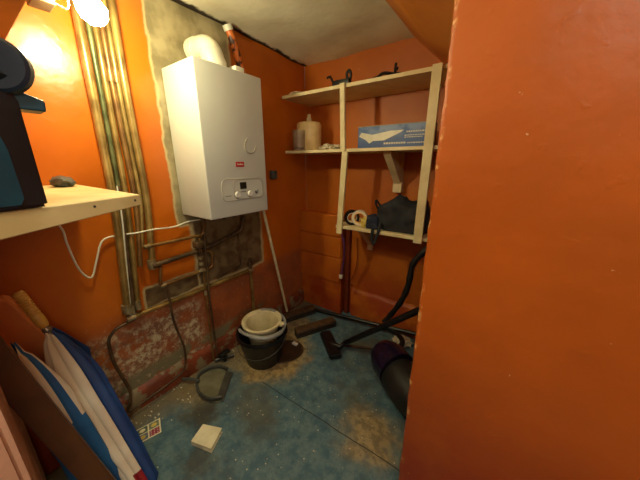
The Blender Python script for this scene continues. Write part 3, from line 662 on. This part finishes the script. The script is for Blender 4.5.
# ============================================================ VACUUM
vc = thing('vacuum_cleaner', 'dark purple and black vacuum cleaner with hose behind the partition', 'vacuum', (-.42, 1.35, 0))
n0, n1_ = at(2, .03, 325, 332), at(2, .03, 336, 357)
d = (n1_-n0).normalized(); nn = V(-d.y, d.x, 0)*.045
bm = prism(B(), [V(n0.x, n0.y, .004)-nn, V(n1_.x, n1_.y, .004)-nn, V(n1_.x, n1_.y, .004)+nn, V(n0.x, n0.y, .004)+nn], (0, 0, .045)); bmesh.ops.bevel(bm, geom=bm.edges[:], offset=.010, segments=3, affect='EDGES')
obj('floor_nozzle', bm, 'black', vc)
nm = (n0+n1_)/2; wa = at(2, .06, 345, 343)
w_end = at(1, 1.42, 422, 309)
obj('nozzle_neck', tube(B(), [V(nm.x, nm.y, .035), at(2, .05, 340, 347), wa, wa+(w_end-wa)*.08], .020, 12), 'black', vc)
obj('wand', tube(B(), [wa, w_end, w_end+(w_end-wa)*.12], .020, 14), 'black', vc)
hs = spline([at(1, 1.55, 440, 236), at(1, 1.55, 426, 250), at(1, 1.55, 413, 264), at(1, 1.56, 408, 286), at(1, 1.58, 400, 303), at(1, 1.62, 388, 318), at(1, 1.62, 384, 322)], 20)
obj('hose', tube(B(), hs, lambda u: .0185+.0016*math.sin(u*700), 12), 'rubber', vc)
bm = B(); tube(bm, spline([at(2, .05, 378, 326), at(2, .05, 392, 330), at(2, .05, 402, 340), at(2, .05, 400, 348)], 5), .02, 10); obj('hose_handle', bm, 'black', vc)
# body: lathe body lying, axis from rear-left to right
bcx = V(-.40, 1.36, .13)
vb_ax = V(.80, -.58, -.05).normalized()
b0 = at(1, 1.44, 393, 362)
obj('dust_drum', lathe(B(), [(0, -.085), (.05, -.082), (.085, -.06), (.105, -.02), (.116, .02), (.118, .11), (0, .11)], V(-.46, 1.38, .17), vb_ax, 32), 'purple', vc, label='glossy dark purple drum')
obj('body', lathe(B(), [(0, .0), (.108, .0), (.115, .02), (.116, .16), (.10, .23), (.06, .25), (0, .255)], V(-.46, 1.38, .17)+vb_ax*.111+V(0, 0, -.02), vb_ax, 32), 'rubber', vc)
for sg in (-1, 1):
    wq = V(-.30, 1.31, .048)+V(.58, .80, 0)*sg*.06; obj('wheel', lathe(B(), [(0, -.012), (.042, -.012), (.046, -.006), (.046, .006), (.042, .012), (0, .012)], wq, (.58, .80, 0), 24), 'black', vc)
tag(obj('crumpled_rag', lump(B(), tuple(at(2, .001, 402, 343)), .07, .05, .028, .35, 14, seed=3), 'rag'), 'crumpled white rag on the floor behind the vacuum cleaner', 'rag')

# ============================================================ DUSTPAN, CARD, CARTON
dp = thing('dustpan', 'grey plastic dustpan on the floor left of the bucket', 'dustpan', tuple(at(2, 0, 213, 386)))
pts_px = [(231, 372), (227, 386), (222, 401), (210, 402), (200, 396), (197, 386), (200, 377), (209, 371), (220, 369)]
pp = [at(2, .004, *q) for q in pts_px]; loop = spline(pp+[pp[0]], 4)[:-1]; cen = sum(pp, Vector())/len(pp)
obj('pan', prism(B(), [v for v in loop], (0, 0, .004)), 'grey', dp)
rimp = loop[6:]; rim_ = [v+V(0, 0, .028) for v in spline([at(2, .004, *q) for q in [(222, 400), (210, 402), (200, 396), (197, 386), (200, 377), (209, 371), (220, 369), (228, 372)]], 5)]
bm = B(); tube(bm, rim_, .008, 8)
lo_ = [v-V(0, 0, .026) for v in rim_]; A = [bm.verts.new(v) for v in rim_]; Bv = [bm.verts.new(v) for v in lo_]
for i in range(len(A)-1): bm.faces.new((A[i], A[i+1], Bv[i+1], Bv[i]))
obj('rim', bm, 'dgrey', dp)
obj('lip', prism(B(), [at(2, .009, *q) for q in [(226, 371), (233, 373), (223, 402), (216, 401)]], (0, 0, .005)), 'dgrey', dp, bevel=.002)
hv = [at(2, .03, 199, 381), at(2, .035, 191, 379), at(2, .03, 182, 379)]
bm = tube(B(), spline(hv, 5), .009, 10); obj('handle', bm, 'dgrey', dp)
# picture card
cc = [at(2, .001, *q) for q in [(135.5, 431), (160, 418), (161.5, 432), (136, 445.5)]]
cd = thing('picture_card', 'small card with four coloured pictures on the floor', 'card', tuple((cc[0]+cc[2])/2))
obj('card', prism(B(), cc, (0, 0, .0012)), 'paper', cd, smooth=False)
def bil(u, v_): return (cc[0]*(1-u)+cc[1]*u)*(1-v_)+(cc[3]*(1-u)+cc[2]*u)*v_
cols = [((.06, .06), (90, 110, 96)), ((.53, .06), (140, 150, 120)), ((.06, .53), (120, 130, 150)), ((.53, .53), (176, 60, 90))]
for (u0, v0), c in cols:
    u1, v1 = u0+.41, v0+.41; q = [bil(u0, v0), bil(u1, v0), bil(u1, v1), bil(u0, v1)]
    pc = obj('picture', prism(B(), [x+V(0, 0, .0011) for x in q], (0, 0, .0006)), mat('card_print', lin(*c), tuple(x*.6 for x in lin(*c)), .6, scale=60, bump=0), cd, smooth=False)
    um, vm = u0+.205, v0+.205
    if c != (176, 60, 90):
        q = [bil(um+.12*math.cos(a), vm+.12*math.sin(a)) for a in [2*PI*k/14 for k in range(14)]]
        obj('printed_shape', prism(B(), [x+V(0, 0, .0016) for x in q], (0, 0, .0005)), 'paper' if c[0] == 90 else 'yellow', pc, smooth=False)
    else:
        for k in range(9):
            uu, vv = u0+.07+.13*(k % 3), v0+.07+.13*(k//3); q = [bil(uu+.03*math.cos(a), vv+.03*math.sin(a)) for a in [2*PI*j/8 for j in range(8)]]
            obj('printed_dot', prism(B(), [x+V(0, 0, .0016) for x in q], (0, 0, .0005)), 'rag', pc, smooth=False)
# folded carton
ct = thing('folded_packet', 'cream folded cardboard packet lying on the blue floor', 'packet', tuple(at(2, 0, 206, 440)))
hh = .03
P0 = [at(2, hh, *q) for q in [(203, 424), (222, 428), (211, 449), (191, 441)]]
dn = V(0, 0, -hh+.002)
def slab(q, th): return prism(B(), q, th)
obj('sleeve', slab(P0, (0, 0, -.0025)), 'paper', ct, smooth=False)
obj('underside', slab([v+dn for v in P0], (0, 0, .0015)), 'paper', ct, smooth=False)
obj('side', prism(B(), [P0[0]+V(0, 0, -.0025), P0[3]+V(0, 0, -.0025), P0[3]+dn, P0[0]+dn], (P0[1]-P0[0])*.04), 'paper', ct, smooth=False)
obj('flap', prism(B(), [P0[3]+V(0, 0, -.003), P0[3]*.45+P0[2]*.55+V(0, 0, -.003), P0[3]*.4+P0[2]*.6+dn, P0[3]+dn], (P0[0]-P0[3])*.04), 'paper', ct, smooth=False)
obj('inner_fold', prism(B(), [P0[3]*.12+P0[0]*.88+V(0, 0, -.004), P0[2]*.12+P0[1]*.88+V(0, 0, -.004), P0[2]*.12+P0[1]*.88+dn+V(0, 0, .002), P0[3]*.12+P0[0]*.88+dn+V(0, 0, .002)], (P0[2]-P0[1])*.04), 'paper', ct, smooth=False)
bm = B(); random.seed(11)
for k in range(90):
    yy = random.uniform(.25, 1.75); xx = -1.505+abs(random.gauss(0, .09)); rr = random.uniform(.002, .006)
    if 0.75 < yy < 1.25 and xx > -1.47: continue
    lump(bm, (xx, yy, .0005), rr*1.4, rr, rr*.7, .3, seed=k, sub=1)
for k in range(40):
    xx = random.uniform(-1.35, -.4); yy = random.uniform(.3, 1.0); rr = random.uniform(.0015, .0035)
    if (xx+1.19)**2+(yy-1.0)**2 < .06 or (xx+1.32)**2+(yy-.69)**2 < .03 or (xx+1.05)**2+(yy-.475)**2 < .02: continue
    lump(bm, (xx, yy, .0005), rr*1.4, rr, rr*.7, .3, seed=k, sub=1)
deb = obj('plaster_debris', bm, 'rag'); tag(deb, 'scattered pale plaster crumbs along the foot of the pipe wall', 'debris'); deb['kind'] = 'stuff'
cr = at(2, .001, 142, 462)
tag(obj('plaster_crumb', lump(B(), (cr.x, cr.y, .001), .010, .008, .006, .3, seed=1, sub=2), 'rag'), 'white plaster crumb on the floor beside the umbrella', 'debris')

# ============================================================ UMBRELLA, CLOTH, TIMBER
A0 = at(0, WL+.10, 17, 292); A1 = at(0, WL+.145, 45, 327); A2 = at(2, .03, 152, 492)
um = thing('umbrella', 'closed blue and white umbrella with a yellow wooden handle leaning in the corner', 'umbrella', (A2.x, A2.y, 0))
axu = (A1-A0).normalized(); Lh = (A1-A0).length
pr = [(0, 0), (.012, .0), (.017, .006)]
for k in range(9):
    h0 = .01+k*(Lh*.58)/9; pr += [(.0185, h0+.002), (.0185, h0+Lh*.04), (.0165, h0+Lh*.055)]
pr += [(.016, Lh*.64), (.0185, Lh*.7), (.0175, Lh*.9), (.013, Lh), (0, Lh)]
obj('handle', lathe(B(), pr, A0, axu, 20), 'handle', um)
obj('shaft', tube(B(), [A1-axu*.01, A1+axu*.06, A1*.5+A2*.5, A2], .006, 8), 'steel', um)
def folded(A, Bp, rfun, nf, colfun, mats, twist=.6, nlen=40, seed=0, flat=.6, nm='canopy', par=None, lab=None, side=None):
    bm = B(); d = (Bp-A); L = d.length; d.normalize(); side = (side or V(0, 1, 0)); u = (side-d*side.dot(d)).normalized(); s = d.cross(u); N = nf*8; R = []
    for i in range(nlen+1):
        t_ = i/nlen; rr = rfun(t_); row = []
        for k in range(N):
            a = 2*PI*k/N; fold = .68+.32*abs(math.cos(a*nf/2+seed))**.7+.10*noise.noise(V(a*2, t_*5, seed))
            r = rr*fold*(1-.25*(t_ < .03)); aa = a+twist*t_
            row.append(bm.verts.new(A+d*(L*t_+ (0.025*math.cos(a*nf/2+1) if i == 0 else 0))+u*math.cos(aa)*r+s*math.sin(aa)*r*flat))
        R.append(row)
    for i in range(nlen):
        for k in range(N):
            f = bm.faces.new((R[i][k], R[i][(k+1) % N], R[i+1][(k+1) % N], R[i+1][k])); f.material_index = colfun(k/N, i/nlen)
    bm.faces.new(R[-1])
    return obj(nm, bm, mats, par, label=lab)
S0 = A1+axu*.02
def rf(t_): return .018+.066*math.sin(min(1, t_*2.6)*PI/2)*(1-.55*t_)*(1 if t_ > .0 else 1) if t_ < .97 else .03
folded(S0, A2, rf, 8, lambda a, t_: 0 if (a < .19 or a > .5) else (2 if t_ > .84 and a < .3 else 1), ['ublue', 'uwhite', 'ured'], .15, par=um, seed=.4)
obj('runner', lathe(B(), [(0, 0), (.014, 0), (.016, .012), (.011, .02), (.011, .045), (0, .045)], A1+axu*.004, axu, 16), 'steel', um)
obj('tip', tube(B(), [A2-(A2-A1).normalized()*.01, A2+(A2-A1).normalized()*.022], .006, 8), 'steel', um)
obj('canopy_flap', prism(B(), [at(0, -1.43, *q) for q in [(50, 326), (62, 331), (90, 348), (93, 362), (90, 386), (76, 366), (60, 342)]], (-.012, 0, 0)), 'ublue', um, bevel=.004)
# second bundle
Q0 = at(0, -1.25, 14, 350); Q1 = at(2, .02, 120, 505)
folded(Q0, Q1, lambda t_: .02+.045*math.sin(min(1, t_*3)*PI/2), 6, lambda a, t_: 1 if (t_ < .42 and int(a*12) % 2 == 0) else 0, ['skyblue', 'uwhite'], .5, nm='folded_awning', seed=2.2)
tag(C.objects[-1], 'mid blue and white folded cloth bundle between umbrella and brown timber', 'cloth')
# timber
T1 = at(0, -1.0, 115, 480); T0 = at(0, -1.0, 0, 338)
U1 = at(0, -1.0, 75, 480); dd = (T0-T1).normalized()
fl0 = T1-dd*(T1.z/dd.z)
tpv = T1+dd*((1.2-T1.z)/dd.z)
wv = V(0, dd.z, -dd.y).normalized()*-.062
bm = prism(B(), [fl0+dd*.003, tpv, tpv+wv, fl0+wv+dd*.02], (-.045, 0, 0)); bmesh.ops.bevel(bm, geom=bm.edges[:], offset=.004, segments=2, affect='EDGES')
tag(obj('timber_plank', bm, 'brownwood', smooth=False), 'dark brown timber leaning up across the lower left corner', 'timber')
